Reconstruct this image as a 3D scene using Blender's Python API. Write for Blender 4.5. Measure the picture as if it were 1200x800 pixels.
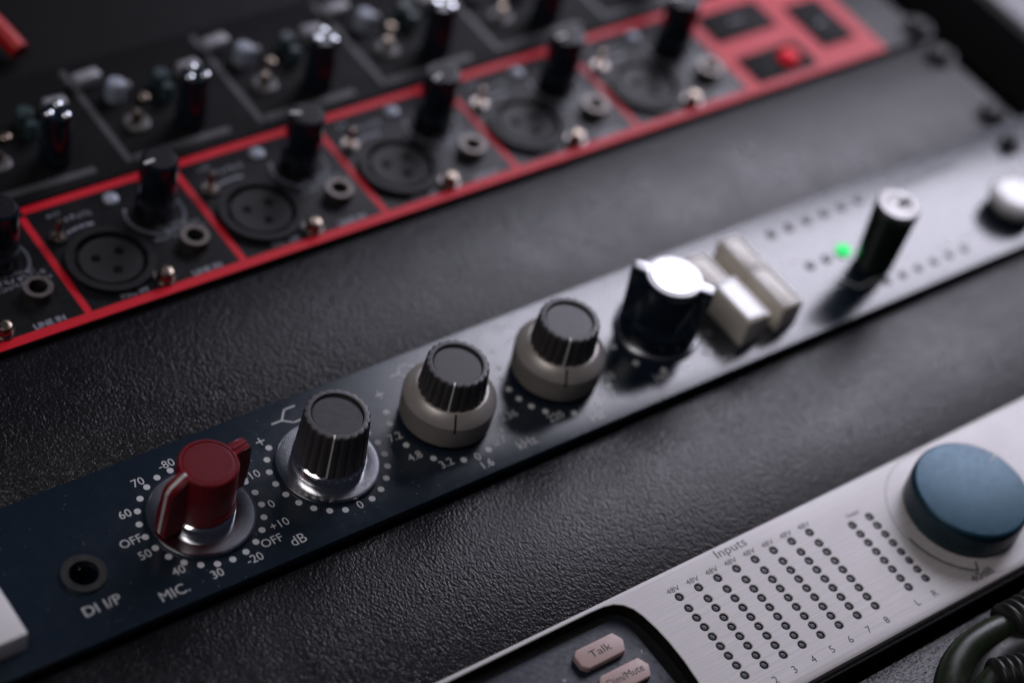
import bpy, bmesh, math, random
from math import sin, cos, pi, radians, atan2, hypot
from mathutils import Vector, Matrix, Euler
for o in list(bpy.data.objects): bpy.data.objects.remove(o)
random.seed(7)
S = 0.001                       # every length below is written in millimetres
SC = bpy.context.scene
COL = SC.collection

# ------------------------------------------------------------------ camera
cam_d = bpy.data.cameras.new("camera"); cam = bpy.data.objects.new("camera", cam_d); COL.objects.link(cam)
cam.location = (-192.797*S, -232.676*S, 397.258*S)
cam.rotation_euler = Euler((0.760302913726214, -0.1949657285260428, -0.6202677382794586), 'XYZ')
cam_d.sensor_width = 36; cam_d.lens = 2466.636/1200*36
cam_d.clip_start = 0.02; cam_d.clip_end = 30
cam_d.dof.use_dof = True; cam_d.dof.focus_distance = 0.506; cam_d.dof.aperture_fstop = 4.8
cam_d.dof.aperture_blades = 0
SC.camera = cam

# ------------------------------------------------------------------ world and lamps
w = bpy.data.worlds.new("World"); SC.world = w; w.use_nodes = True
bg = w.node_tree.nodes['Background']; bg.inputs[0].default_value = (0.55, 0.62, 1.0, 1); bg.inputs[1].default_value = 0.02
def area(name, loc, target, sx, sy, power, colr):
    l = bpy.data.lights.new(name, 'AREA'); l.shape = 'RECTANGLE'; l.size = sx*S; l.size_y = sy*S
    l.energy = power; l.color = colr
    o = bpy.data.objects.new(name, l); COL.objects.link(o)
    o.location = Vector(loc)*S
    d = (Vector(target)-Vector(loc))
    if abs(d.x)+abs(d.y) > 1e-6: o.rotation_euler = d.to_track_quat('-Z', 'Y').to_euler()
    return o
def rect_light(name, c, sx, sy, L, colr, target):
    return area(name, c, target, sx, sy, L*4*sx*sy*S*S, colr)
rect_light("window_light", (1225, 550, 650), 1130, 700, 6.2, (0.87, 0.85, 1.0), (1225, 550, 0))
rect_light("window_light_edge", (605, 550, 650), 110, 700, 2.4, (0.84, 0.86, 1.0), (605, 550, 0))
rect_light("overhead_light", (-350, 60, 900), 420, 420, 3.2, (1.0, 0.93, 0.92), (60, 30, 0))
SC.view_settings.view_transform = 'Standard'; SC.view_settings.look = 'None'
SC.view_settings.exposure = 0; SC.view_settings.gamma = 1

# ------------------------------------------------------------------ materials
MT = {}
class NT:
    def __init__(s, name):
        m = bpy.data.materials.new(name); m.use_nodes = True; s.m = m; s.t = m.node_tree
        s.b = s.t.nodes['Principled BSDF']
        s.co = s.t.nodes.new('ShaderNodeTexCoord').outputs['Object']
    def n(s, typ, **kw):
        nd = s.t.nodes.new(typ)
        for k, v in kw.items():
            if k.startswith('i_'):
                key = k[2:].replace('_', ' ')
                s.inp(nd, key, v)
            else: setattr(nd, k, v)
        return nd
    def inp(s, nd, key, v):
        sock = nd.inputs[int(key)] if key.isdigit() else nd.inputs[key]
        if isinstance(v, bpy.types.NodeSocket): s.t.links.new(v, sock)
        else: sock.default_value = v
    def set(s, **kw):
        for k, v in kw.items(): s.inp(s.b, k.replace('_', ' '), v)
    def math(s, op, a, b=None, c=None, clamp=False):
        nd = s.t.nodes.new('ShaderNodeMath'); nd.operation = op; nd.use_clamp = clamp
        s.inp(nd, '0', a)
        if b is not None: s.inp(nd, '1', b)
        if c is not None: s.inp(nd, '2', c)
        return nd.outputs[0]
    def map(s, sc, rot=(0,0,0), loc=(0,0,0)):
        return s.n('ShaderNodeMapping', i_Vector=s.co, i_Scale=sc, i_Rotation=rot, i_Location=loc).outputs[0]
    def noise(s, vec, scale, detail=2, rough=.5, dist=0.):
        return s.n('ShaderNodeTexNoise', i_Vector=vec, i_Scale=scale, i_Detail=detail, i_Roughness=rough, i_Distortion=dist).outputs[0]
    def voro(s, vec, scale, feature='F1', rnd=1.):
        return s.n('ShaderNodeTexVoronoi', feature=feature, i_Vector=vec, i_Scale=scale, i_Randomness=rnd)
    def rng(s, v, a, b, c, d):
        return s.n('ShaderNodeMapRange', i_Value=v, **{'i_From_Min': a, 'i_From_Max': b, 'i_To_Min': c, 'i_To_Max': d}).outputs[0]
    def mix(s, f, a, b):
        nd = s.t.nodes.new('ShaderNodeMix'); nd.data_type = 'RGBA'
        s.inp(nd, '0', f); s.inp(nd, '6', a); s.inp(nd, '7', b); return nd.outputs[2]
    def bump(s, h, dist, strength=1.):
        return s.n('ShaderNodeBump', i_Height=h, i_Distance=dist, i_Strength=strength).outputs[0]
MM = (1000, 1000, 1000)
def c4(c): return (c[0], c[1], c[2], 1)
def simple(name, colr, rough=.4, metal=0., spec=.5, var=.12, bumpd=0., coat=0., emit=None, es=0., nscale=.35):
    k = NT(name); v = k.map(MM)
    nz = k.noise(v, nscale, 3)
    a = [x*(1-var) for x in colr]; b = [min(1, x*(1+var)) for x in colr]
    k.set(Base_Color=k.mix(nz, c4(a), c4(b)), Roughness=k.rng(k.noise(v, nscale*2.3, 3), .3, .7, rough*.85, rough*1.15), Metallic=metal)
    k.set(Specular_IOR_Level=spec, Coat_Weight=coat)
    if bumpd: k.set(Normal=k.bump(k.noise(v, 4, 3), bumpd*S))
    if emit: k.set(Emission_Color=c4(emit), Emission_Strength=es)
    MT[name] = k.m; return k

# textured black powder coat of the blank rack panels: raised worm-like grain
def grain(name, base, rough, scale, dist, stretch=(1, 1.0, 1), rot=0., tint=None):
    k = NT(name)
    v0 = k.n('ShaderNodeMapping', i_Vector=k.co, i_Scale=tuple(1000*x for x in stretch), i_Rotation=(0, 0, rot)).outputs[0]
    wob = k.n('ShaderNodeTexNoise', i_Vector=v0, i_Scale=.55, i_Detail=2.).outputs['Color']
    sub = k.n('ShaderNodeVectorMath', operation='SUBTRACT', i_0=wob, i_1=(.5, .5, .5)).outputs[0]
    sc = k.n('ShaderNodeVectorMath', operation='SCALE', i_0=sub, i_Scale=1.6).outputs[0]
    v = k.n('ShaderNodeVectorMath', operation='ADD', i_0=v0, i_1=sc).outputs[0]
    e = k.n('ShaderNodeTexVoronoi', feature='SMOOTH_F1', i_Vector=v, i_Scale=scale).outputs['Distance']
    cell = k.math('SUBTRACT', 1., k.math('MULTIPLY', e, 1.25))
    fine = k.noise(v0, scale*2.1, 3, .6)
    big = k.noise(v0, .16, 2)
    h = k.math('ADD', k.math('MULTIPLY', cell, k.rng(big, .3, .7, .75, 1.1)), k.math('MULTIPLY', fine, .45))
    k.set(Normal=k.bump(h, dist*S))
    # grease and dust: pale flecks lying on the grain
    fl = k.rng(k.noise(k.map(MM), 1.9, 2, .7), .70, .77, 0, .8)
    smear = k.rng(k.noise(k.map((1000, 1000, 1000)), .045, 5, .65), .35, .65, .88, 1.16)
    k.set(Base_Color=k.mix(fl, c4(base), (0.075, 0.07, 0.07, 1)), Roughness=k.math('MULTIPLY', smear, rough), Specular_IOR_Level=.34)
    MT[name] = k.m
grain('black_grain', (0.005, 0.005, 0.007), .31, 1.6, .135, (1.0, .72, 1), radians(24))
grain('black_grain_fine', (0.012, 0.012, 0.015), .3, 1.7, .13, (.45, 1.3, 1), radians(-12))

def blue_paint():
    k = NT('blue_paint'); v = k.map(MM)
    sp = k.voro(v, .55).outputs['Distance']
    spk = k.rng(sp, .05, .11, 1, 0)
    gate = k.rng(k.noise(v, .12, 3, .6, .5), .48, .62, 0, 1)
    sp2 = k.rng(k.voro(k.map((1000, 500, 1000), (0, 0, .5)), 1.4).outputs['Distance'], .05, .11, 1, 0)
    dust = k.math('MULTIPLY', k.math('MAXIMUM', spk, k.math('MULTIPLY', sp2, .4)), gate, clamp=True)
    nz = k.noise(v, .05, 4, .6)
    base = k.mix(nz, (0.008, 0.015, 0.025, 1), (0.011, 0.020, 0.033, 1))
    k.set(Base_Color=k.mix(k.math('MULTIPLY', dust, .9), base, (0.22, 0.27, 0.34, 1)))
    r = k.rng(k.noise(v, .25, 4, .65), .3, .7, .17, .23)
    k.set(Roughness=k.math('ADD', r, k.math('MULTIPLY', dust, .25)), Specular_IOR_Level=.82)
    k.set(Normal=k.bump(k.noise(v, 2.2, 2), .006*S))
    MT['blue_paint'] = k.m
blue_paint()

def brushed(name, colr, axis=0, rough=.36, an=.55):
    k = NT(name)
    st = (28, 2600, 1000) if axis == 0 else (2600, 28, 1000)
    f = k.noise(k.map(st), 1., 5, .62)
    f2 = k.noise(k.map(tuple(x*3.1 for x in st)), 1., 3, .6)
    h = k.math('ADD', k.math('MULTIPLY', f, .6), k.math('MULTIPLY', f2, .4))
    smear = k.noise(k.map(MM), .05, 3, .6)
    k.set(Base_Color=k.mix(k.rng(h, .38, .62, 0, 1), c4([x*.86 for x in colr]), c4([min(1, x*1.1) for x in colr])),
          Metallic=.12, Roughness=k.math('ADD', k.rng(h, .35, .65, rough-.05, rough+.07), k.rng(smear, .3, .7, -.03, .03)), Anisotropic=an)
    tn = k.n('ShaderNodeTangent', direction_type='RADIAL', axis='Z')
    k.set(Normal=k.bump(h, .03*S))
    MT[name] = k.m; return k
brushed('brushed_silver', (.59, .565, .565), 0, .40, 0.)

def turned(name, colr, rough, an):         # lathe-turned metal: concentric marks
    k = NT(name)
    sx = k.n('ShaderNodeSeparateXYZ', i_Vector=k.co)
    r = k.math('MULTIPLY', k.math('SQRT', k.math('ADD', k.math('POWER', sx.outputs[0], 2.), k.math('POWER', sx.outputs[1], 2.))), 1000.)
    cx = k.n('ShaderNodeCombineXYZ', i_X=r)
    nz = k.noise(cx.outputs[0], 9., 3, .6)
    k.set(Base_Color=c4(colr), Metallic=1., Roughness=k.rng(nz, .3, .7, rough*.8, rough*1.25), Anisotropic=an)
    k.set(Tangent=k.n('ShaderNodeTangent', direction_type='RADIAL', axis='Z').outputs[0])
    k.set(Normal=k.bump(nz, .01*S))
    MT[name] = k.m
turned('turned_metal', (.58, .59, .62), .17, .7)
turned('polished_metal', (.85, .85, .87), .10, .3)
turned('satin_cap', (.80, .80, .83), .22, .3)
turned('mid_cap', (.52, .52, .53), .34, .3)
turned('dull_cap', (.24, .235, .23), .4, .5)

def knurl():
    k = NT('skirt_knurl')
    sx = k.n('ShaderNodeSeparateXYZ', i_Vector=k.co)
    u = k.math('MULTIPLY', k.math('ARCTAN2', sx.outputs[1], sx.outputs[0]), 12.0)
    v = k.math('MULTIPLY', sx.outputs[2], 1000.)
    f = 2*pi/.85
    f = round(f*12)/12.
    a = k.math('SINE', k.math('MULTIPLY', k.math('ADD', u, v), f)); b = k.math('SINE', k.math('MULTIPLY', k.math('SUBTRACT', u, v), f))
    h = k.math('ADD', a, b)
    nz = k.noise(k.map(MM), .3, 3)
    k.set(Base_Color=k.mix(nz, (0.26, .24, .22, 1), (.34, .315, .29, 1)), Roughness=.42, Metallic=.35)
    k.set(Normal=k.bump(h, .14*S))
    MT['skirt_knurl'] = k.m
knurl()
simple('skirt_grey', (.44, .41, .38), .38, metal=.35, var=.1)
simple('charcoal_plastic', (.05, .047, .048), .40, spec=.45, var=.2, bumpd=.006)
simple('rim_plastic', (.085, .083, .09), .42, spec=.5, var=.15, bumpd=.006)
simple('insert_plastic', (.036, .035, .04), .36, spec=.5, var=.1)
simple('red_plastic', (.18, .006, .013), .36, spec=.38, var=.12, bumpd=.006)
simple('red_disc', (.14, .006, .012), .45, spec=.22, var=.1)
simple('white_mark', (.72, .71, .70), .5, var=.06)
simple('black_mark', (.012, .012, .012), .5)
simple('print_white', (.60, .61, .63), .14, var=.15, nscale=2.)
simple('print_grey', (.26, .27, .33), .4, var=.15, nscale=2.)
simple('print_black', (.02, .02, .022), .55)
simple('red_print', (.64, .012, .028), .42, spec=.22, var=.08)
simple('black_paint', (.008, .008, .010), .40, spec=.22)
simple('black_matte', (.005, .005, .006), .6, spec=.12)
simple('black_void', (.002, .002, .002), 1., spec=.02)
simple('black_satin', (.008, .008, .009), .5, spec=.35)
simple('black_gloss', (.006, .013, .022), .14, spec=.5)
simple('green_black', (.006, .017, .009), .22)
simple('dark_hole', (.003, .003, .003), .7, spec=.1)
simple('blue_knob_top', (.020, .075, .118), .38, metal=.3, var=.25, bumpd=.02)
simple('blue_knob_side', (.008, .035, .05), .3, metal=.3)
simple('led_off', (.022, .024, .034), .3, spec=.4)
simple('ivory_plastic', (.70, .65, .57), .2, spec=.5, var=.05)
simple('white_plastic', (.74, .72, .74), .35, spec=.5, var=.04)
simple('glint_white', (.80, .79, .78), .07, spec=1.)  # pale gloss for the glint put on one key
simple('white_gloss', (.80, .79, .80), .16, spec=.8)
simple('grey_mark', (.12, .12, .12), .5)
simple('blue_chrome', (.85, .88, .95), .14, metal=1.)
simple('brass', (.32, .26, .21), .28, metal=1., var=.1)
simple('chrome', (.20, .18, .17), .25, metal=1.)
simple('socket_plastic', (.022, .021, .023), .42, spec=.28)
simple('xlr_plastic', (.012, .012, .014), .42, spec=.22)
simple('pale_washer', (.09, .085, .085), .4)
simple('gunmetal', (.16, .14, .13), .42, metal=.8)
simple('frame_grey', (.055, .054, .06), .5)
simple('teal_cap', (.03, .055, .06), .35)
simple('pale_cap', (.30, .30, .33), .35)
simple('blue_white_cap', (.34, .38, .46), .3)
simple('olive_rubber', (.014, .022, .009), .36, spec=.5, var=.25, bumpd=.02)
simple('black_rubber', (.012, .013, .012), .42, spec=.5)
simple('pink_button', (.56, .41, .39), .42, spec=.4, var=.08)
simple('pad_plate', (.012, .017, .028), .4, spec=.18)
simple('red_cable', (.5, .008, .008), .35, emit=(.9, .02, .02), es=0.)
simple('green_led', (.02, .3, .08), .4, spec=.1, emit=(.035, .80, .19), es=1.15)
simple('red_lens', (.8, .01, .03), .4, spec=.2, emit=(1., .015, .04), es=.2)
simple('grey_paint', (.30, .30, .33), .5)
simple('screw_black', (.006, .006, .007), .45, spec=.2)

# ------------------------------------------------------------------ helpers
def link(name, me, m, parent=None, smooth=40, loc=None):
    o = bpy.data.objects.new(name, me); COL.objects.link(o)
    if isinstance(m, (list, tuple)):
        for x in m: me.materials.append(MT[x])
    elif m: me.materials.append(MT[m])
    if smooth:
        for p in me.polygons: p.use_smooth = True
        me.set_sharp_from_angle(angle=radians(smooth))
    if loc: o.location = Vector(loc)*S
    if parent: o.parent = parent
    return o
def obj(name, bm, m, parent=None, smooth=40, loc=None):
    bmesh.ops.recalc_face_normals(bm, faces=bm.faces)
    bmesh.ops.scale(bm, vec=(S, S, S), verts=bm.verts)
    me = bpy.data.meshes.new(name); bm.to_mesh(me); bm.free()
    return link(name, me, m, parent, smooth, loc)
def thing(name, label, cat, loc=(0, 0, 0), group=None):
    o = bpy.data.objects.new(name, None); COL.objects.link(o); o.location = Vector(loc)*S
    o.empty_display_size = .01
    return tag(o, label, cat, group)
def tag(o, label, cat, group=None):
    o['label'] = label; o['category'] = cat
    if group: o['group'] = group
    return o
def struct(o): o['kind'] = 'structure'; return o

def radial(levels, n=64, c=(0, 0), bm=None, a0=0., mi=0):
    """levels: (z, r or f(theta)); closed at both ends"""
    bm = bm or bmesh.new(); rows = []; levels = list(levels)
    def shrink(r): return (lambda t: r(t)*.955) if callable(r) else r*.955
    levels = [(levels[0][0], shrink(levels[0][1]))]+levels+[(levels[-1][0], shrink(levels[-1][1]))]
    for z, r in levels:
        row = []
        for i in range(n):
            t = a0+2*pi*i/n; rr = r(t) if callable(r) else r
            row.append(bm.verts.new((c[0]+rr*cos(t), c[1]+rr*sin(t), z)))
        rows.append(row)
    for a, b in zip(rows, rows[1:]):
        for i in range(n):
            f = bm.faces.new((a[i], a[(i+1) % n], b[(i+1) % n], b[i])); f.material_index = mi
    f1 = bm.faces.new(rows[0][::-1]); f2 = bm.faces.new(rows[-1]); f1.material_index = f2.material_index = mi
    return bm
def ring(r0, r1, z0, z1, n=64, c=(0, 0), bm=None):
    bm = bm or bmesh.new(); R = []
    for i in range(n):
        t = 2*pi*i/n; R.append([bm.verts.new((c[0]+r*cos(t), c[1]+r*sin(t), z)) for r, z in ((r0, z0), (r0, z1), (r1, z1), (r1, z0))])
    for i in range(n):
        a, b = R[i], R[(i+1) % n]
        for j in range(4): bm.faces.new((a[j], a[(j+1) % 4], b[(j+1) % 4], b[j]))
    return bm
def disc(r, z, c=(0, 0), n=32, bm=None):
    bm = bm or bmesh.new()
    bm.faces.new([bm.verts.new((c[0]+r*cos(2*pi*i/n), c[1]+r*sin(2*pi*i/n), z)) for i in range(n)]); return bm
def prism(pts, z0, z1, bev=0., bm=None, seg=2):
    bm = bm or bmesh.new(); n = len(pts)
    lo = [bm.verts.new((x, y, z0)) for x, y in pts]; hi = [bm.verts.new((x, y, z1)) for x, y in pts]
    for i in range(n): bm.faces.new((lo[i], lo[(i+1) % n], hi[(i+1) % n], hi[i]))
    bm.faces.new(lo[::-1]); bm.faces.new(hi)
    if bev:
        es = [e for e in bm.edges if all(v in set(hi) for v in e.verts)]
        es += [e for e in bm.edges if (e.verts[0] in set(hi)) != (e.verts[1] in set(hi)) and e.verts[0].co.xy == e.verts[1].co.xy]
        bmesh.ops.bevel(bm, geom=list(set(es)), offset=bev, segments=seg, profile=.5, affect='EDGES', clamp_overlap=True)
    return bm
def box(x0, x1, y0, y1, z0, z1, bev=0., seg=2):
    return prism([(x0, y0), (x1, y0), (x1, y1), (x0, y1)], z0, z1, bev, seg=seg)
def merge(dst, src, mi=None):
    vm = {v: dst.verts.new(v.co) for v in src.verts}
    for f in src.faces:
        try:
            g = dst.faces.new([vm[v] for v in f.verts]); g.material_index = f.material_index if mi is None else mi
        except ValueError: pass
    src.free(); return dst
def rrect(x0, x1, y0, y1, r, n=6):
    P = []
    for cx, cy, a in ((x1-r, y0+r, -90), (x1-r, y1-r, 0), (x0+r, y1-r, 90), (x0+r, y0+r, 180)):
        for i in range(n+1):
            t = radians(a+90*i/n); P.append((cx+r*cos(t), cy+r*sin(t)))
    return P
def circle(cx, cy, r, n=28):
    p = (cx*7.31+cy*3.17) % 1.
    return [(cx+r*cos(2*pi*(i+p)/n), cy+r*sin(2*pi*(i+p)/n)) for i in range(n)]
def plate(outline, holes, zt, zb, ch=.15, och=.4, hole_mat=0, floors=True):
    """flat plate with real holes; holes: (loop points, depth)"""
    bm = bmesh.new()
    def loop(pts, z): return [bm.verts.new((x, y, z)) for x, y in pts]
    def inset(pts, d):
        n = len(pts); out = []
        for i in range(n):
            p0 = Vector(pts[i-1]); p1 = Vector(pts[i]); p2 = Vector(pts[(i+1) % n])
            a = (p1-p0).normalized(); b = (p2-p1).normalized()
            na = Vector((-a.y, a.x)); nb = Vector((-b.y, b.x)); m = (na+nb); m = m/ max(.2, m.dot(na)) if m.length > 1e-6 else na
            out.append((p1.x+m.x*d, p1.y+m.y*d))
        return out
    edges = []
    def ringedges(L):
        return [bm.edges.new((L[i], L[(i+1) % len(L)])) for i in range(len(L))]
    def wall(A, B, mi=0):
        n = len(A)
        for i in range(n):
            f = bm.faces.new((A[i], A[(i+1) % n], B[(i+1) % n], B[i])); f.material_index = mi
    o0 = loop(inset(outline, och), zt); edges += ringedges(o0)
    hs = []
    for pts, depth in holes:
        h0 = loop(inset(pts, -ch), zt); edges += ringedges(h0); hs.append((h0, pts, depth))
    bmesh.ops.triangle_fill(bm, use_beauty=True, edges=edges, normal=(0, 0, 1))
    top = list(bm.faces)
    o1 = loop(inset(outline, och*.3), zt-och*.25); o2 = loop(outline, zt-och); o3 = loop(outline, zb)
    wall(o0, o1); wall(o1, o2); wall(o2, o3)
    for h0, pts, depth in hs:
        h1 = loop(pts, zt-ch*.8); h2 = loop(pts, zt-depth); wall(h0, h1); wall(h1, h2, hole_mat)
        if floors: f = bm.faces.new(h2); f.material_index = hole_mat
    return bm
_fc = {}
def glyphs(txt, bold=0.):
    key = (txt, bold)
    if key in _fc: return _fc[key]
    cu = bpy.data.curves.new('t', 'FONT'); cu.body = txt; cu.size = 1; cu.resolution_u = 3; cu.offset = bold
    o = bpy.data.objects.new('t', cu); COL.objects.link(o)
    dg = bpy.context.evaluated_depsgraph_get(); me = o.evaluated_get(dg).to_mesh()
    V = [(v.co.x, v.co.y) for v in me.vertices]; F = [list(p.vertices) for p in me.polygons]
    o.evaluated_get(dg).to_mesh_clear(); bpy.data.objects.remove(o); bpy.data.curves.remove(cu)
    _fc[key] = (V, F); return V, F
CAPH = max(y for x, y in glyphs('H')[0])
def text(bm, txt, x, y, h, z, rot=0., width=None, bold=0.):
    V, F = glyphs(txt, bold)
    xs = [a for a, b in V]; cx = (min(xs)+max(xs))/2; sy = h/CAPH; sx = sy if width is None else width/(max(xs)-min(xs))
    vs = []
    for a, b in V:
        px = (a-cx)*sx; py = (b-CAPH/2)*sy
        vs.append(bm.verts.new((x+px*cos(rot)-py*sin(rot), y+px*sin(rot)+py*cos(rot), z)))
    for f in F:
        try: bm.faces.new([vs[i] for i in f])
        except ValueError: pass
def stroke(bm, pts, w, z):
    for (x0, y0), (x1, y1) in zip(pts, pts[1:]):
        d = Vector((x1-x0, y1-y0)); n = Vector((-d.y, d.x)).normalized()*w/2; e = d.normalized()*w*.3
        q = [(x0-e.x+n.x, y0-e.y+n.y), (x0-e.x-n.x, y0-e.y-n.y), (x1+e.x-n.x, y1+e.y-n.y), (x1+e.x+n.x, y1+e.y+n.y)]
        bm.faces.new([bm.verts.new((a, b, z)) for a, b in q])
def scribble(bm, x0, x1, y, h, z):        # printed lettering too small and blurred to read: broken strokes
    x = x0
    while x < x1:
        wd = random.uniform(.35, .8)*h
        for k in range(random.choice((2, 3))):
            a = random.uniform(0, h)-h/2
            stroke(bm, [(x+random.uniform(0, .2), y+a), (x+wd*random.uniform(.5, .9), y+random.uniform(-.5, .5)*h)], h*.2, z)
        x += wd+h*.22
def tube(pts, r, n=20, m=8, bm=None, rf=None):
    """tube through a smooth path; rf(s) scales the radius"""
    P = [Vector(p) for p in pts]; path = []
    Q = [P[0]*2-P[1]]+P+[P[-1]*2-P[-2]]
    for i in range(1, len(Q)-2):
        for j in range(m):
            t = j/m; a, b, c, d = Q[i-1], Q[i], Q[i+1], Q[i+2]
            path.append(.5*((2*b)+(c-a)*t+(2*a-5*b+4*c-d)*t*t+(3*b-a-3*c+d)*t**3))
    path.append(P[-1])
    bm = bm or bmesh.new(); rows = []; s = 0
    for i, p in enumerate(path):
        d = (path[min(i+1, len(path)-1)]-path[max(i-1, 0)]).normalized()
        u = d.cross(Vector((0, 0, 1))); u = u.normalized() if u.length > .01 else Vector((1, 0, 0)); v = u.cross(d)
        if i: s += (path[i]-path[i-1]).length
        rr = r*(rf(s) if rf else 1)
        rows.append([bm.verts.new(p+u*rr*cos(2*pi*k/n)+v*rr*sin(2*pi*k/n)) for k in range(n)])
    for a, b in zip(rows, rows[1:]):
        for k in range(n): bm.faces.new((a[k], a[(k+1) % n], b[(k+1) % n], b[k]))
    bm.faces.new(rows[0][::-1]); bm.faces.new(rows[-1]); return bm

# ------------------------------------------------------------------ setting
XL, XR = -168, 306
fb = bmesh.new(); fb.faces.new([fb.verts.new(v) for v in ((-900, -700, -60), (1500, -700, -60), (1500, 1200, -60), (-900, 1200, -60))])
struct(obj('floor', fb, 'black_satin', smooth=0))
def blank(y0, y1, z, label, mat='black_grain'):
    t = tag(obj('blank_panel', box(XL, XR, y0, y1, z-2.5, z, .5), mat, smooth=30), label, 'blank panel', 'textured black blank rack panels')
    return t
blank(44.9, 87.9, -2.6, 'black grained blank panel between the red lined panel and the blue knob panel')
blank(-43.9, -.9, -2.8, 'black grained blank panel between the blue knob panel and the silver panel')
blank(-133, -91.2, -4.5, 'black grained blank panel below the silver panel, partly under the cable', 'black_grain_fine')
blank(181, 262, -3, 'dark blank panel above the topmost row of jacks and white caps', 'black_matte')

# ------------------------------------------------------------------ blue knob panel
U1 = thing('preamplifier_unit', 'narrow dark blue panel with one red knob, grey knobs and white dial markings', 'preamp', (64, 22, 0))
def up(o, U): o.parent = U; o.matrix_parent_inverse = Matrix.Translation(-U.location); return o
def part(name, bm, m, U=U1, smooth=40, c=(0, 0, 0)):
    """a part whose own origin is at c (millimetres)"""
    if c != (0, 0, 0): bmesh.ops.translate(bm, vec=-Vector(c), verts=bm.verts)
    o = obj(name, bm, m, smooth=smooth); o.location = Vector(c)*S
    if U.parent is None and U.type == 'EMPTY': return up(o, U)
    o.parent = U; o.location = Vector(c)*S-U.location_abs if False else Vector(c)*S
    return o
def sub(name, bm, m, P, smooth=40):
    """a sub-part given in the parent's own coordinates"""
    o = obj(name, bm, m, smooth=smooth); o.parent = P; return o
part('panel', plate([(XL, .2), (XR+4, .2), (XR+4, 44.2), (XL, 44.2)],
     [(circle(-39.8, 18.3, 4.6, 40), 11.)], 0, -2.6, .25, .35, 1), ['blue_paint', 'dark_hole'], smooth=25)
part('chassis', box(XL+25, XR-25, 2, 42.6, -30, -12), 'black_satin')
jk = part('jack_socket', ring(3.5, 5.3, -2.9, .7, 64, (-39.8, 18.3)), 'black_rubber', c=(-39.8, 18.3, 0))
sub('barrel', ring(3.2, 3.48, -14, -.6, 32), 'black_gloss', jk)
sub('contact_spring', box(.2, 1., 2.4, 3.1, -4, -.9, .1), 'chrome', jk)
K = [-7.3, 28.3, 63.6, 99.0, 134.2]; KY = 21.5
dots = {0: range(0, 360, 15), 1: [a for a in range(-225, 60, 15) if a != -90], 2: [150, 165, -165, -135, -105, -75, -45, 15, 30, 45],
        3: [150, 165, 180, -165, -150, -135, -105, -75, -45, 15, 30], 4: [-120, -90, -60, -30, 0, 180, 210]}
for k, kx in enumerate(K):
    bm = bmesh.new()
    for a in dots[k]: disc(.86, .045, (kx+14.9*cos(radians(a)), KY+14.9*sin(radians(a))), 18, bm)
    part('dial_dots', bm, 'print_white', smooth=0)
Z = .045; tbs = []
def near(x): tbs.append(bmesh.new()); return tbs[-1]
T = lambda s, x, y, h=2.25, w=None, b=.002: text(near(x), s, x, y, h, Z, 0, w, b)
for s, x, y in (('-80', -7.4+.2, 38.6), ('70', -15.9, 36.7), ('60', -23.2, 29.6), ('OFF', -25.8, 21.9), ('50', -24.7, 17.1), ('40', -20.1, 9.6),
                ('30', -12.5, 4.8), ('-20', -2.5, 4.6), ('OFF', 3.7, 7.2), ('+10', 7.9, 10.7), ('0', 9.3, 16.8), ('-10', 9.6, 26.4), ('0', 28.5, 6.9),
                ('7.2', 48.1, 21.2), ('4.8', 49.2, 13.7), ('3.2', 55.2, 8.3), ('0', 63.6, 6.5), ('1.6', 64.6, 3.5), ('0.7', 71.7, 8.3), ('0.36', 78.6, 14.2),
                ('220', 89.9, 8.4), ('110', 107.5, 8.9), ('60', 111.7, 13.5), ('160', 124.9, 7.2), ('80', 142.2, 8.4)): T(s, x, y)
T('DI I/P', -40.1, 8.9, 2.7, 9.3, 0.); T('MIC.', -23.9, 4.7, 2.7, 7.2, 0.); T('dB', 9.5, 4.7, 2.7, 4.0); T('kHz', 77.8, 4.7, 2.7, 5.6); T('Hz', 100.2, 3.9, 2.7, 4.0); T('Hz', 146.5, 4.0, 2.5)
for x in (16.9, 52.2, 87.8): tb = near(x+11); stroke(tb, [(x-1.1, 34.7), (x+1.1, 34.7)], .35, Z); stroke(tb, [(x, 33.6), (x, 35.8)], .35, Z+.01)
# filter curve symbols above the knobs
x = 26.4; tb = near(x)
stroke(tb, [(x-4, 38.2), (x-1.2, 38.2), (x+1.2, 41), (x+4.2, 41)], .45, Z); stroke(tb, [(x-1.2, 38.2), (x+1.2, 36.4), (x+4.2, 36.4)], .45, Z+.01)
x = 63.2; tb = near(x)
stroke(tb, [(x-5, 38.6), (x-2.6, 38.6), (x-1.2, 40.6), (x+1.2, 40.6), (x+2.6, 38.6), (x+5, 38.6)], .45, Z); stroke(tb, [(x-2.6, 38.6), (x-1.2, 36.6), (x+1.2, 36.6), (x+2.6, 38.6)], .45, Z+.01)
x = 98; tb = near(x)
stroke(tb, [(x-4.2, 40.8), (x-1.2, 40.8), (x+1.2, 38.4), (x+4, 38.4)], .45, Z); stroke(tb, [(x-4.2, 36), (x-1.2, 36), (x+1.2, 38.4)], .45, Z+.01)
x = 131.7; tb = near(x)
stroke(tb, [(x-4.2, 36.2), (x-2.2, 39), (x+3, 39)], .45, Z)
for tb in tbs: part('lettering', tb, 'print_white', smooth=0)

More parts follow.
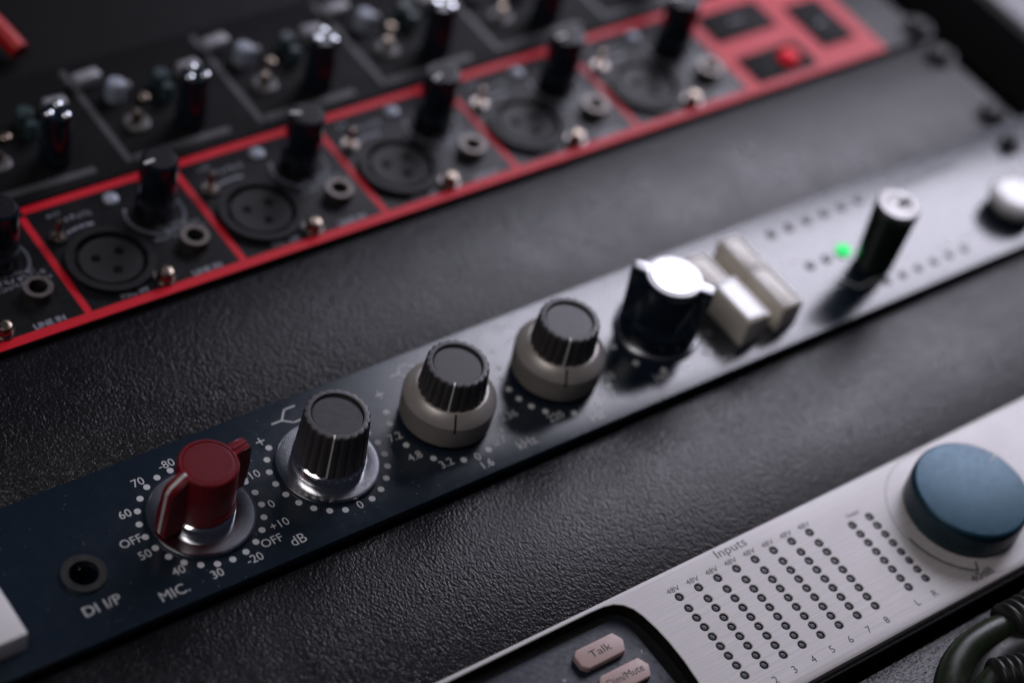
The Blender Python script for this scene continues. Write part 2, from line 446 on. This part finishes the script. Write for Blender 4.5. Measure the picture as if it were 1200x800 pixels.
def flange(P, r=13.15, mat='turned_metal'):
    sub('flange', radial([(.02, r-.1), (.3, r), (.9, r), (1.15, r-.25), (1.2, r-.6), (1.0, 9.6), (1.0, 1)], 96), mat, P)
def rimring(P, r=13.15): sub('flange_rim', radial([(.9, r+.02), (1.22, r-.12), (1.26, r-.4), (1.22, r-.62)], 96) if False else ring(r-.55, r-.02, .9, 1.27, 96), 'polished_metal', P)
def collar(P, r, z1): sub('collar', radial([(1.0, r), (z1-.9, r), (z1-.35, r-.15), (z1, r-.7), (z1+.3, r-1.2)], 80), 'polished_metal', P)
def flute(R, d=.42, n=22, ph=0.): return lambda t: R-d*(1-abs(sin(n*(t-ph)/2)))**1.3
def fluted(name, c, z0, z1, r0, r1, ang, lean=1.):
    N = 22*12
    lv = [(z0, flute(r0-.4)), (z0+.35, flute(r0))]
    for i in range(1, 6):
        t = i/6; lv.append((z0+(z1-z0)*t, flute(r0+(r1-r0)*t)))
    lv += [(z1-.35, flute(r1)), (z1, flute(r1-.35, .36))]
    rim = [(z1+.02, flute(r1-.36, .36)), (z1+.06, flute(r1-.7, .2)), (z1+.04, r1-1.45)]
    bm = bmesh.new()
    lv2 = lv+[(z1, r1-1.6), (z1-.95, r1-1.75)]
    radial(lv2, N, bm=bm)
    o = part(name, bm, 'charcoal_plastic', smooth=35, c=(0, 0, 0)); o.location = (0, 0, 0)
    return o
def place(o, x, y):      # a knob body modelled about its own axis, put on the panel
    o.matrix_parent_inverse = Matrix.Identity(4); o.location = Vector((x, y, 0))*S-U1.location
    return o
def rimtop(P, z1, r1):
    bm = bmesh.new(); N = 22*12; rows = []
    for z, r in ((z1-.30, flute(r1+.03)), (z1-.02, flute(r1-.22, .38)), (z1+.06, flute(r1-.55, .22)), (z1+.06, r1-1.35), (z1-.12, r1-1.55), (z1-.85, r1-1.6)):
        rows.append([bm.verts.new(((r(t) if callable(r) else r)*cos(t), (r(t) if callable(r) else r)*sin(t), z)) for t in [2*pi*i/N for i in range(N)]])
    for a, b in zip(rows, rows[1:]):
        for i in range(N): bm.faces.new((a[i], a[(i+1) % N], b[(i+1) % N], b[i]))
    sub('rim', bm, 'rim_plastic', P, 30)
    sub('cap_insert', radial([(z1-1.2, r1-1.75), (z1-.75, r1-1.75), (z1-.65, r1-1.9)], 64), 'insert_plastic', P)
def line_on(P, ang, z0, r0, z1, r1, w, mat, top_in=0.):
    a = radians(ang); d = Vector((cos(a), sin(a), 0)); n = Vector((-sin(a), cos(a), 0)); bm = bmesh.new()
    pr = [(r0-.5, z0), (r0+.06, z0), (r1+.07, z1-.1), (r1-.25, z1+.13), (r1-1.2-top_in, z1+.13), (r1-1.2-top_in, z1-.5)]
    A = [bm.verts.new(d*r+n*w/2+Vector((0, 0, z))) for r, z in pr]; B = [bm.verts.new(d*r-n*w/2+Vector((0, 0, z))) for r, z in pr]
    bm.faces.new(A); bm.faces.new(B[::-1])
    for i in range(len(pr)): bm.faces.new((A[i], A[(i+1) % len(pr)], B[(i+1) % len(pr)], B[i]))
    sub('pointer_line', bm, mat, P, 0)

# red microphone gain knob
def red_knob():
    bm = radial([(4., 7.0), (4.3, 7.45), (18.6, 7.25), (19.2, 7.1), (19.5, 6.75), (19.5, 6.35), (19.2, 6.2), (19.2, 5.8)], 96)
    def wing(ang, prof, w0, w1):
        a = radians(ang); d = Vector((cos(a), sin(a), 0)); n = Vector((-sin(a), cos(a), 0)); b = bmesh.new()
        L = [[b.verts.new(d*r+n*s*(w1+(w0-w1)*(z/19.5))+Vector((0, 0, z))) for r, z in prof] for s in (1, -1)]
        b.faces.new(L[0]); b.faces.new(L[1][::-1])
        for i in range(len(prof)): b.faces.new((L[0][i], L[0][(i+1) % len(prof)], L[1][(i+1) % len(prof)], L[1][i]))
        bmesh.ops.bevel(b, geom=list(b.edges), offset=.3, segments=2, affect='EDGES', clamp_overlap=True)
        merge(bm, b)
    wing(188, [(4, 4.6), (7.6, 4.2), (8.2, 1.6), (12.7, 1.6), (12.2, 9), (11.6, 15.8), (10.7, 17.3), (7, 19.45), (4, 19.3)], 1.75, 2.2)
    wing(9, [(4, 4.6), (11.2, 4.6), (11.7, 12), (11.9, 18.2), (11.2, 19.3), (8.5, 19.3), (7, 19.1), (4, 19.1)], 1.75, 1.9)
    g = prism([(0, 0)]*0 or [(7.2*cos(radians(9))-(-.35)*sin(radians(9)), 7.2*sin(radians(9))+(-.35)*cos(radians(9))),
              (11.3*cos(radians(9))+.35*sin(radians(9)), 11.3*sin(radians(9))-.35*cos(radians(9))),
              (11.3*cos(radians(9))-.35*sin(radians(9)), 11.3*sin(radians(9))+.35*cos(radians(9))),
              (7.2*cos(radians(9))-.35*sin(radians(9)), 7.2*sin(radians(9))+.35*cos(radians(9)))], 19.2, 19.55)
    merge(bm, g)
    # moulded teeth round the foot of the knob
    for i in range(26):
        t = radians(-100+i*5.4)
        b = box(-.28, .28, -.5, .5, 5.4, 6.4); bmesh.ops.rotate(b, cent=(0, 0, 0), matrix=Matrix.Rotation(t-pi/2, 3, 'Z'), verts=b.verts)
        bmesh.ops.translate(b, vec=(7.25*cos(t), 7.25*sin(t), 0), verts=b.verts); merge(bm, b)
    return bm
k1 = place(part('red_knob', red_knob(), 'red_plastic', smooth=35), K[0], KY)
flange(k1); rimring(k1); collar(k1, 8.0, 3.6)
sub('top_disc', radial([(18.8, 6.1), (19.28, 6.1), (19.36, 5.9)], 64), 'red_disc', k1)
bm = bmesh.new(); a = radians(188); d = Vector((cos(a), sin(a), 0)); n = Vector((-sin(a), cos(a), 0))
pr = [(12.75, 2.2), (12.28, 9), (11.68, 15.85), (10.75, 17.42), (7.0, 19.6), (6.4, 19.6)]; w = .42
A = [bm.verts.new(d*r+n*w+Vector((0, 0, z))) for r, z in pr]; B = [bm.verts.new(d*r-n*w+Vector((0, 0, z))) for r, z in pr]
A2 = [bm.verts.new(v.co-d*.35-Vector((0, 0, .35))) for v in A]; B2 = [bm.verts.new(v.co-d*.35-Vector((0, 0, .35))) for v in B]
for i in range(len(pr)-1):
    bm.faces.new((A[i], A[i+1], B[i+1], B[i])); bm.faces.new((A[i], A2[i], A2[i+1], A[i+1])); bm.faces.new((B[i], B[i+1], B2[i+1], B2[i]))
sub('pointer_line', bm, 'white_mark', k1, 0)

k2 = place(fluted('grey_knob', 0, 4.6, 18.6, 9.0, 8.1, 0), K[1], KY)
flange(k2); rimring(k2); collar(k2, 9.3, 4.4); rimtop(k2, 18.6, 8.1); line_on(k2, 232, 5., 9.0, 18.6, 8.1, .5, 'white_mark')
for i, (la, ca) in enumerate(((229, 241.5), (234, 240))):
    k = place(fluted('grey_knob', 0, 10.7, 20., 8.8, 8.0, 0), K[2+i], KY)
    sub('skirt', radial([(1.2, 11.5), (1.6, 11.95), (8.0, 12.15), (8.35, 12.05)], 128), 'skirt_knurl', k)
    sub('skirt_top', radial([(8.3, 12.1), (8.6, 12.0), (11.2, 9.5), (11.35, 9.1), (11.2, 8.2)], 128), 'skirt_grey', k)
    sub('shaft_ring', radial([(.02, 10.8), (1.3, 10.8)], 64), 'black_satin', k)
    rimtop(k, 20., 8.0); line_on(k, la, 11.2, 8.75, 20., 8.0, .5, 'white_mark')
    a = radians(ca); d = Vector((cos(a), sin(a), 0)); nn = Vector((-sin(a), cos(a), 0)); bm = bmesh.new()
    pr = [(12.19, 7.2), (12.14, 8.45), (9.5, 11.3)]
    A = [bm.verts.new(d*r+nn*.28+Vector((0, 0, z))) for r, z in pr]; B = [bm.verts.new(d*r-nn*.28+Vector((0, 0, z))) for r, z in pr]
    for j in range(2): bm.faces.new((A[j], A[j+1], B[j+1], B[j]))
    sub('index_line', bm, 'black_mark', k, 0)

# large dark blue pointer knob with a bright metal cap
WA = radians(-52.6)
def wingf(rc, reach, w, n=7.):
    def f(t):
        c_, s_ = abs(cos(t-WA)), abs(sin(t-WA))
        return max(rc, 1/((c_/reach)**n+(s_/w)**n)**(1/n))
    return f
k5 = place(part('pointer_knob', radial([(8.2, wingf(9.6, 10.6, 8.5)), (10, wingf(9.4, 10.9, 7.2)), (14, wingf(8.8, 11.2, 4.4)), (18, wingf(8.1, 11.5, 2.6)), (20, wingf(7.9, 11.6, 2.1)), (20.3, wingf(7.7, 11.4, 1.9))], 180), 'black_gloss', smooth=35), K[4], KY)
sub('flange', radial([(.02, 11.9), (.3, 12), (1.0, 12), (1.3, 11.5), (1.35, 10.5)], 96), 'turned_metal', k5)
sub('skirt', radial([(1.3, 10.9), (1.8, 11.1), (6.6, 10.7), (7.6, 10.3), (8.3, 9.6)], 96), 'black_gloss', k5)
sub('metal_face', radial([(20.25, wingf(7.55, 11.2, 1.75)), (20.55, wingf(7.5, 11.15, 1.7)), (20.62, wingf(7.3, 11.0, 1.5)), (20.6, 6.9), (20.35, 6.7)], 180), 'mid_cap', k5, 30)
sub('cap_insert', radial([(20.3, 6.55), (20.75, 6.5), (20.85, 6.2)], 80), 'satin_cap', k5)
bm = bmesh.new()
for s in (1, -1):
    p0 = Vector((cos(WA), sin(WA)))*7.7*s; p1 = Vector((cos(WA), sin(WA)))*11.1*s; stroke(bm, [(p0.x, p0.y), (p1.x, p1.y)], .5, 20.66)
sub('groove_line', bm, 'black_mark', k5, 0)

# two long ivory push keys
for x0, x1, zf, zr in ((152.2, 160.4, 9.2, 7.0), (165.2, 172.6, 9.0, 9.0)):
    bm = box(x0, x1, 6.2, 22.2, -.5, zf, .25); merge(bm, box(x0, x1, 22.45, 35.4, -.5, zr, .25)); merge(bm, box(x0+.5, x1-.5, 22, 23.2, -.5, zr-1.2))
    kb = part('push_key', bm, 'ivory_plastic', smooth=30)
    # raised frame round each cap face, its light-catching edges painted paler
    fr = bmesh.new()
    for y0, y1, z in ((6.9, 22.0, zf), (23.4, 34.8, zr)):
        for a in ((x0+.6, x1-.6, y0, y0+.7), (x0+.6, x1-.6, y1-.7, y1), (x0+.6, x0+1.3, y0+.7, y1-.7), (x1-1.3, x1-.6, y0+.7, y1-.7)):
            merge(fr, box(*a, z-.05, z+.35, .1))
    if x0 < 160: sub('key_glint_inset', box(x0+1.4, x1-1.4, 7.7, 21.2, zf-.05, zf+.14, .05), 'glint_white', kb, 0)  # pale glossy inset added on one key to stand for its glint
    o = sub('key_frame', fr, 'white_gloss', kb, 30)
# white rocker switch at the left end
sw = part('rocker_switch', box(-84, -60, 6, 26, -.5, 6., .5), 'white_plastic', smooth=30)
bm = box(-70, -65.4, 12.6, 17.0, 6.0, 6.06); sub('switch_mark', bm, 'grey_mark', sw, 0)
# indicators on the right of the blue panel
def lamp(x, y, r, m='black_gloss', nm='indicator_light', h=.5):
    return part(nm, radial([(-.2, r), (h*.4, r), (h*.8, r*.8), (h, r*.45)], 24), m, c=(0, 0, 0)) if False else part(nm, radial([(-.2, r), (h*.4, r), (h*.8, r*.8), (h, r*.45)], 24, (x, y)), m)
for i in range(6): lamp(190+7.05*i, 36.8, 1.5)
for x in (192.4, 198.9): lamp(x, 21.9, 1.5)
lamp(206.0, 22.4, 2.3, 'green_led', 'green_light', 1.4)
for i in range(7): lamp(203.4+6.45*i, 7.1, 1.25)
for q in ((185, 191, 25.6, 1.6), (236, 250, 10.4, 1.6), (232, 238, 23, 1.8), (186, 196, 12, 1.2)):
    bm = bmesh.new(); scribble(bm, *q, .05); part('faint_lettering', bm, 'print_white', smooth=0)
bm = bmesh.new(); stroke(bm, [(196, 17), (200, 9), (212, 9)], .4, .05); part('guide_line', bm, 'print_white', smooth=0)
bm = bmesh.new(); scribble(bm, 240, 266, 36.3, 2.2, .05); part('dark_lettering', bm, 'print_black', smooth=0)
# slim black knob with a bright metal end
k6 = place(part('slim_knob', radial([(1., 4.6), (1.4, 5.6), (20, 6.3), (22.8, 6.4), (23.3, 6.2)], 64), 'green_black'), 210.2, 14.2)
sub('metal_face', radial([(23.1, 6.3), (23.8, 6.3), (24.3, 5.9), (24.3, 3.8), (23.9, 3.5)], 64), 'dull_cap', k6)
sub('pointer_line', box(.3, 4.6, -.9, .9, 23.7, 24.4), 'black_mark', k6, 0)
sub('shaft', radial([(0, 4.2), (1.1, 4.2)], 32), 'black_satin', k6)
k7 = place(part('push_button', radial([(1.5, 7.6), (2.0, 8.2), (4.0, 8.6), (5.4, 8.3), (6.1, 7.4), (6.4, 5.6)], 64), 'white_gloss'), 270, 14.)
sub('button_ring', ring(6.0, 7.9, .02, 1.5, 64), 'black_gloss', k7)

# ------------------------------------------------------------------ silver panel
U2 = thing('audio_interface', 'silver brushed panel with rows of dark lights and a large blue dial', 'audio interface', (100, -66, 1))
ZT = 1.0; holes = []; leds = []
cx0, dx = 82.64, 6.31
for i in range(8):
    leds.append((cx0+(i)*6.21+.0, -52.77))
    for j in range(8): leds.append((cx0+i*6.21, -56.51-3.1*j))
for x in (138.1, 144.2):
    for j in range(8): leds.append((x, -56.3-3.1*j))
LR = 1.08
for x, y in leds: holes.append((circle(x, y, LR, 24), .6))
rec = [(-60, -46.2), (-60, -84), (58, -84), (64, -83.4), (67.5, -81.5), (70, -78.5), (71.3, -74), (71.9, -68), (72.0, -62), (71.7, -57.5), (71.0, -53), (70.1, -50.3), (68.6, -48.3), (66.6, -47.0), (64, -46.4), (60, -46.2)]
holes.append((rec[::-1] if False else rec, 4.2))
part('panel', plate([(XL, -87.4), (XR+4, -87.4), (XR+4, -44.7), (XL, -44.7)], holes, ZT, -3., .22, .9, 1), ['brushed_silver', 'black_satin'], U2, smooth=25)
part('chassis', box(XL+4, XR-2, -87.0, -45.2, -24, -3.05), 'black_satin', U2)
part('lower_lip', box(XL, XR+4, -88.6, -87.45, -8, -.9, .3), 'black_satin', U2)
for x, y in leds:
    part('level_light', radial([(ZT-.58, LR-.04), (ZT-.5, LR-.06), (ZT-.38, LR*.7), (ZT-.34, LR*.4)], 20, (x, y)), 'led_off', U2)
Z = ZT+.04
def W(txt, x, y, h, w=None, bold=-.004):
    b = bmesh.new(); text(b, txt, x, y, h, Z, 0, w, bold); part('lettering', b, 'print_black', U2, smooth=0)
W('Inputs', 103.9, -47.0, 2.5, 9.8, -.006)
for i in range(8): W('48V', cx0+i*6.21-.1, -50.35, 1.45, 3.9); W(str(i+1), cx0+i*6.21-.3, -82.8, 1.95)
W('L', 136.9, -82.6, 1.95); W('R', 143.0, -82.6, 1.95); W('Output', 140.6, -53.4, 1.2, 4.2); W('40dB', 158.6, -84.2, 2.2, 7.6, 0.)
tb = bmesh.new()
# thin dial arc with its end tick
KX, KYb = 168.7, -66.0
pts = [(KX+19.6*cos(radians(t)), KYb+19.6*sin(radians(t))) for t in range(182, 240, 3)]
stroke(tb, pts, .5, Z); e = pts[-1]; stroke(tb, [e, (KX+17*cos(radians(239)), KYb+17*sin(radians(239)))], .5, Z+.01)
part('dial_arc', tb, 'print_black', U2, smooth=0)
bm = ring(20.2, 20.45, ZT-.01, ZT+.03, 128, (KX, KYb)); part('dial_ring', bm, 'grey_paint', U2)
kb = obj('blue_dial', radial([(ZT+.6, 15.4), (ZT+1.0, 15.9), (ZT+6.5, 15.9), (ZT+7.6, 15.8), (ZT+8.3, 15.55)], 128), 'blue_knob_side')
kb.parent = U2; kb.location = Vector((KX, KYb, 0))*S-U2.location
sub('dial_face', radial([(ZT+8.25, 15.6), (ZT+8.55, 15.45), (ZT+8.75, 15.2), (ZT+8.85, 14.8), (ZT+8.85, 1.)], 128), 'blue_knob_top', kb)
sub('dial_foot', radial([(ZT+.02, 14.6), (ZT+.7, 14.6)], 96), 'black_satin', kb)
bm = bmesh.new(); stroke(bm, [(11.2, 4.5), (13.9, 5.6)], .3, ZT+8.9); sub('pointer_line', bm, 'white_mark', kb, 0)
# recessed key pad
part('pad_plate', box(-58, 68.3, -83, -48.6, -3.1, -2.0, .3), 'pad_plate', U2, smooth=30)
def oct(x0, x1, y0, y1, c): return [(x0+c, y0), (x1-c*1.2, y0), (x1, (y0+y1)/2), (x1-c*1.0, y1), (x0+c, y1), (x0, y1-c), (x0, y0+c)]
def button(x0, x1, y0, y1, s, w):
    o = obj('pad_button', prism(oct(x0, x1, y0, y1, 1.3), -1.9, -.2, .45, seg=3), 'pink_button', smooth=50); up(o, U2)
    b = bmesh.new(); text(b, s, (x0+x1)/2-.2, (y0+y1)/2+.1, 1.9, -.16, 0, w, 0.); q = obj('button_lettering', b, 'print_black', smooth=0); q.parent = o
    return o
button(49.6, 63.4, -58.4, -52.6, 'Talk', 6.2)
button(50.6, 64.6, -67.0, -61.2, 'Dim/Mute', 10.5)
bm = bmesh.new(); stroke(bm, [(30, -60.2), (48, -60.2)], .3, -1.96); stroke(bm, [(66, -60), (66.4, -59.4)], .4, -1.96)
for x, y in ((44.5, -57.5), (45.2, -66.2)): disc(.5, -1.96, (x, y), 12, bm)
part('pad_marks', bm, 'print_grey', U2, smooth=0)

# ------------------------------------------------------------------ red lined input panel
U3 = thing('microphone_input_unit', 'black panel divided by bright red lines with round three-pin sockets', 'input panel', (110, 110, -1))
ZR = -.8; P_ = 45.72
part('panel', box(XL, XR-2, 88.3, 132.6, ZR-2.4, ZR, .5), 'black_paint', U3, smooth=30)
part('chassis', box(XL+20, XR-20, 89.5, 131.4, -24, ZR-2.45), 'black_satin', U3)
rd = bmesh.new(); zz = ZR+.03
def rquad(x0, x1, y0, y1, dz=0.): merge(rd, box(x0, x1, y0, y1, zz-.02, zz+.03+dz))
rquad(XL, 286, 88.5, 91.4); 
for i in range(-3, 5): rquad(i*P_+1., (i+1)*P_-1., 129.9, 132.5)
for i in range(-3, 5): rquad(i*P_-1., i*P_+1., 91.4, 129.)
# right-hand block: red field with three dark windows
rquad(227.6, 233.6, 91.4, 132.5); rquad(233.6, 286, 125.2, 132.5); rquad(233.6, 257.2, 103.8, 113.2); rquad(257.2, 266, 91.4, 125.2); rquad(279.2, 286, 91.4, 125.2)
rquad(266, 279.2, 91.4, 98.2); rquad(266, 279.2, 118.2, 125.2)
part('red_lines', rd, 'red_print', U3, smooth=0)
bm = bmesh.new()
for a in ((232.6, 258.0, 112.6, 125.8), (265.4, 279.9, 97.6, 118.8), (232.6, 258.0, 92.0, 104.2)): merge(bm, box(*a, ZR-.01, ZR+.5, .2))
part('display_window', bm, 'black_matte', U3)
rb = obj('red_button', radial([(ZR+.51, 3.6), (ZR+1.6, 3.5), (ZR+2.8, 2.8), (ZR+3.2, 1.6)], 40), 'red_lens'); rb.parent = U3; rb.location = Vector((249.6, 97.6, 0))*S-U3.location
for q in ((271, 275, 108, 2.5), (243, 249, 119.5, 1.6)):
    bm = bmesh.new(); scribble(bm, *q, ZR+.52); part('window_lettering', bm, 'print_grey', U3, smooth=0)
first = {}
def cpart(key, build, mat, x, y, name, subs=()):
    """parts repeated on every channel: built once, then copied with their sub-parts"""
    if key not in first:
        o = obj(name, build(), mat); o.parent = U3
        for sn, sb, sm in subs: q = obj(sn, sb(), sm); q.parent = o
        first[key] = o
    else:
        src = first[key]; o = src.copy(); COL.objects.link(o)
        for ch in src.children: c = ch.copy(); COL.objects.link(c); c.parent = o
    o.location = Vector((x, y, ZR))*S-U3.location
    if key in ('gain', 'jack', 'pot', 'tog', 'lamp'): o.rotation_euler = (0, 0, random.uniform(-.5, .9) if key == 'gain' else random.uniform(0, 6))
    return o
def xlr_insert():
    return radial([(-.3, 8.5), (.8, 8.5), (1.2, 8.2)], 64)
def xlr_pins():
    b = bmesh.new()
    for a in (150, 30, 270): radial([(1.15, 1.35), (1.26, 1.35)], 18, (3.9*cos(radians(a)), 3.9*sin(radians(a))), b)
    return b
for i in range(-2, 5):
    X = i*P_
    cpart('xlr', lambda: ring(9.7, 11.8, -.1, 1.9, 72), 'xlr_plastic', X+13.4, 104.9, 'socket', [('socket_insert', xlr_insert, 'socket_plastic'), ('pin_hole', xlr_pins, 'dark_hole')])
    cpart('jack', lambda: merge(ring(2.5, 3.9, .01, 3.2, 40), disc(2.6, .3)), 'gunmetal', X+36.9, 102.3, 'line_jack', [('jack_hole', lambda: radial([(.5, 2.45), (.7, 2.45)], 32), 'dark_hole')])
    cpart('pot', lambda: radial([(.01, 2.3), (2.4, 2.2), (3.0, 1.9), (3.3, 1.0)], 32), 'brass', X+23.4, 94.0, 'trim_screw', [('washer', lambda: ring(2.3, 3.0, .01, .6, 32), 'chrome')])
    cpart('tog', lambda: merge(radial([(.01, 1.9), (1.4, 1.7)], 24), radial([(1.3, .8), (6., 1.0), (6.6, .5)], 20)), 'brass', X+5.3, 118.4, 'toggle_switch', [('toggle_nut', lambda: ring(1.9, 2.7, .01, 1., 6), 'chrome')])
    cpart('lamp', lambda: radial([(.01, 2.2), (.7, 2.1), (1.2, 1.4), (1.3, .6)], 32), 'blue_white_cap', X+24.6, 126.0, 'status_lamp')
    cpart('gain', lambda: radial([(.6, 5.3), (1, 5.6), (17, 5.0), (19.4, 4.9), (19.8, 4.5)], 64), 'black_gloss', X+33.0, 116.9, 'gain_knob',
          [('knob_cap', lambda: radial([(19.7, 4.3), (19.95, 4.2), (20., 3.9)], 48), 'black_paint'), ('pointer_line', lambda: box(-4.9, -1.8, -.45, .45, 19.9, 20.1), 'white_mark')])
zt = ZR+.04
for i in range(-2, 5):
    X = i*P_; bm = bmesh.new()
    text(bm, 'MIC IN', X+13.8, 92.9, 1.7, zt, 0, 7.6, .03); text(bm, 'LINE IN', X+35.3, 92.6, 1.7, zt, 0, 8.6, .03)
    scribble(bm, X+10, X+18, 123.9, 1.9, zt); scribble(bm, X+29.5, X+41.5, 109.4, 1.9, zt); scribble(bm, X+28, X+43, 107.2, 1.4, zt); scribble(bm, X+30, X+40, 111.4, 1.2, zt)
    stroke(bm, [(X+33+8*cos(radians(t)), 116.9+8*sin(radians(t))) for t in range(150, 251, 8)], .9, zt)
    stroke(bm, [(X+33+8*cos(radians(t)), 116.9+8*sin(radians(t))) for t in range(-50, 31, 8)], .9, zt)
    stroke(bm, [(X+13.4+15.2*cos(radians(t)), 104.9+15.2*sin(radians(t))) for t in range(80, 121, 8)], .9, zt)
    scribble(bm, X+6.2, X+9.5, 126.8, 1.8, zt)
    part('lettering', bm, 'print_grey', U3, smooth=0)

# ------------------------------------------------------------------ topmost unit: frames, jacks, caps
U4 = thing('patch_unit', 'black panel with grey outlined modules, small jacks and white caps, farthest row of knobs', 'patch panel', (100, 156, -1))
ZU = -.8
part('panel', box(XL, XR-2, 133.6, 180.2, ZU-2.4, ZU, .5), 'black_matte', U4, smooth=30)
fr = bmesh.new()
for i in range(-3, 7):
    X = 35.8+42.2*i
    merge(fr, box(X, X+1.9, 137.2, 178, ZU-.02, ZU+.04)); merge(fr, box(X+2.6, X+33, 137.0, 139.4, ZU-.02, ZU+.04))
part('frame_lines', fr, 'frame_grey', U4, smooth=0)
first2 = {}
def upart(key, build, mat, x, y, name, subs=()):
    if key not in first2:
        o = obj(name, build(), mat); o.parent = U4
        for sn, sb, sm in subs: q = obj(sn, sb(), sm); q.parent = o
        first2[key] = o
    else:
        src = first2[key]; o = src.copy(); COL.objects.link(o)
        for ch in src.children: c = ch.copy(); COL.objects.link(c); c.parent = o
    o.location = Vector((x+random.uniform(-.4, .4), y+random.uniform(-.3, .3), ZU))*S-U4.location
    o.rotation_euler = (0, 0, random.uniform(-1, 1)*(1.2 if key == 'knob' else .12))
    return o
def facets():
    b = bmesh.new()
    for a in (35, 150, 270): radial([(17.8, 1.3), (18.6, 1.2), (19., .6)], 16, (2.6*cos(radians(a)), 2.6*sin(radians(a))), b)
    return b
for i in range(-2, 5):
    X = 35.8+42.2*i
    upart('jack', lambda: radial([(.01, 3.9), (.8, 3.8), (1.2, 3.2)], 40), 'pale_washer', X+9.8, 150.2, 'patch_jack', [('jack_post', lambda: radial([(1.2, 1.5), (4.2, 1.4), (4.7, 1.)], 24), 'brass')])
    upart('knob', lambda: radial([(.4, 4.4), (16, 4.2), (17.6, 4.1), (18, 3.7)], 48), 'black_gloss', X+24.2, 145.2, 'module_knob', [('knob_stud', facets, 'blue_chrome')])
    upart('cap', lambda: radial([(.01, 2.9), (4.5, 2.8), (5.8, 2.3), (6.2, 1.3)], 40), 'blue_white_cap', X+9.2, 162.4, 'large_cap')
    upart('cap2', lambda: box(-4, 4, -2.0, 2.0, .01, 3.4, .6), 'pale_cap', X+4.6, 171.0, 'slide_cap')
    upart('cap3', lambda: box(-3.2, 3.2, -1.9, 1.9, .01, 4., .6), 'pale_cap', X+33.5, 163.8, 'small_cap')
    upart('teal', lambda: radial([(.01, 2.6), (4.5, 2.5), (5.2, 1.8)], 32), 'teal_cap', X+24, 162.2, 'teal_cap')
    upart('teal2', lambda: radial([(.01, 2.), (4.5, 1.9), (5.2, 1.4)], 32), 'teal_cap', X+23, 156.5, 'teal_button')
    upart('dotl', lambda: radial([(.01, 1.6), (1.4, 1.5), (1.8, .9)], 24), 'brass', X+16.2, 158.4, 'small_stud')
    upart('dotr', lambda: radial([(.01, 1.4), (1.4, 1.3), (1.8, .9)], 24), 'pale_cap', X+14.6, 164.6, 'small_light')

# ------------------------------------------------------------------ rack side, screws, cables
tag(obj('case_wall', box(308.5, 339.5, -200, 300, -40, -1.5, 1.), 'black_void', smooth=30), 'black edge of the case running past the right end of the panels', 'case edge')
tag(obj('side_cover', box(340.5, 640, -198, 298, -40, 1., 1.5), 'grey_paint', smooth=30), 'pale grey surface beyond the black case edge in the far right corner', 'cover')
def screw(x, y, z, label, r=3.6):
    t = thing('rack_screw', label, 'screw', (x, y, z), 'black rack screws along the right edge')
    o = obj('screw_head', radial([(0.02, r), (1.4, r), (2.4, r*.85), (2.9, r*.5)], 40), 'screw_black'); o.parent = t
    q = obj('washer', ring(r+.05, r+1.6, .02, .6, 40), 'black_satin'); q.parent = t
screw(302.6, 80.5, -2.6, 'black screw on the far blank panel, upper of the pair beside the rack side', 4.4)
screw(299.0, 50.5, -2.6, 'black screw on the far blank panel, lower of the pair beside the rack side', 4.4)
screw(290.5, 36., 0., 'dark screw set in the right end of the blue panel', 2.6)
screw(303.5, 93., ZR, 'black screw at the right end of the red lined panel', 4.0)

def ridges(p0, p1, r, pitch, name, parent, taper=.0):
    p0, p1 = Vector(p0), Vector(p1); L = (p1-p0).length
    n = int(L/pitch*8); pts = [p0+(p1-p0)*i/n for i in range(n+1)]
    b = tube(pts, r, 32, 1, rf=lambda s: (1-.17*(.5+.5*cos(2*pi*s/pitch))**2.)*(1-taper*s/L))
    o = obj(name, b, 'black_rubber', smooth=80); o.parent = parent
c1 = thing('coiled_cable', 'dark olive cable curving up to a ribbed plug collar beside the silver panel', 'cable')
o = obj('cable', tube([(112, -128, 2.), (117, -114.5, 2.5), (124.5, -105.8, 4), (133, -101.4, 4.5), (142, -100.4, 5), (150, -101, 5)], 4.0, 28, 10), 'olive_rubber', smooth=80); o.parent = c1
ridges((148.5, -101, 5), (186, -103.5, 7), 6.4, 2.5, 'ribbed_collar', c1)
c2 = thing('coiled_cable', 'dark cable with ribbed collar lying nearest the bottom right corner', 'cable')
o = obj('cable', tube([(113, -132, 3), (119, -121, 5), (127, -113.5, 7), (134, -111.2, 8.5)], 3.6, 28, 10), 'olive_rubber', smooth=80); o.parent = c2
ridges((131.5, -111.6, 8.5), (160, -121, 10), 5.4, 2.3, 'ribbed_collar', c2)
c3 = thing('shade_fill_cable', 'added thick black cable standing for the dark shade between the two ribbed collars', 'cable')
o = obj('cable', tube([(110, -140, 0), (124, -118, 1), (138, -107.5, 2), (156, -107.5, 3), (190, -112, 3)], 5.6, 28, 10), 'black_rubber', smooth=80); o.parent = c3  # extra cable added to fill the shaded gap with black
tag(obj('patch_cable', tube([(13, 246, 4), (19, 222, 6), (25.5, 202, 4), (29.0, 188, 1)], 2.9, 24, 10), 'red_cable', smooth=80), 'bright red cable end at the far left corner above the panels', 'cable')
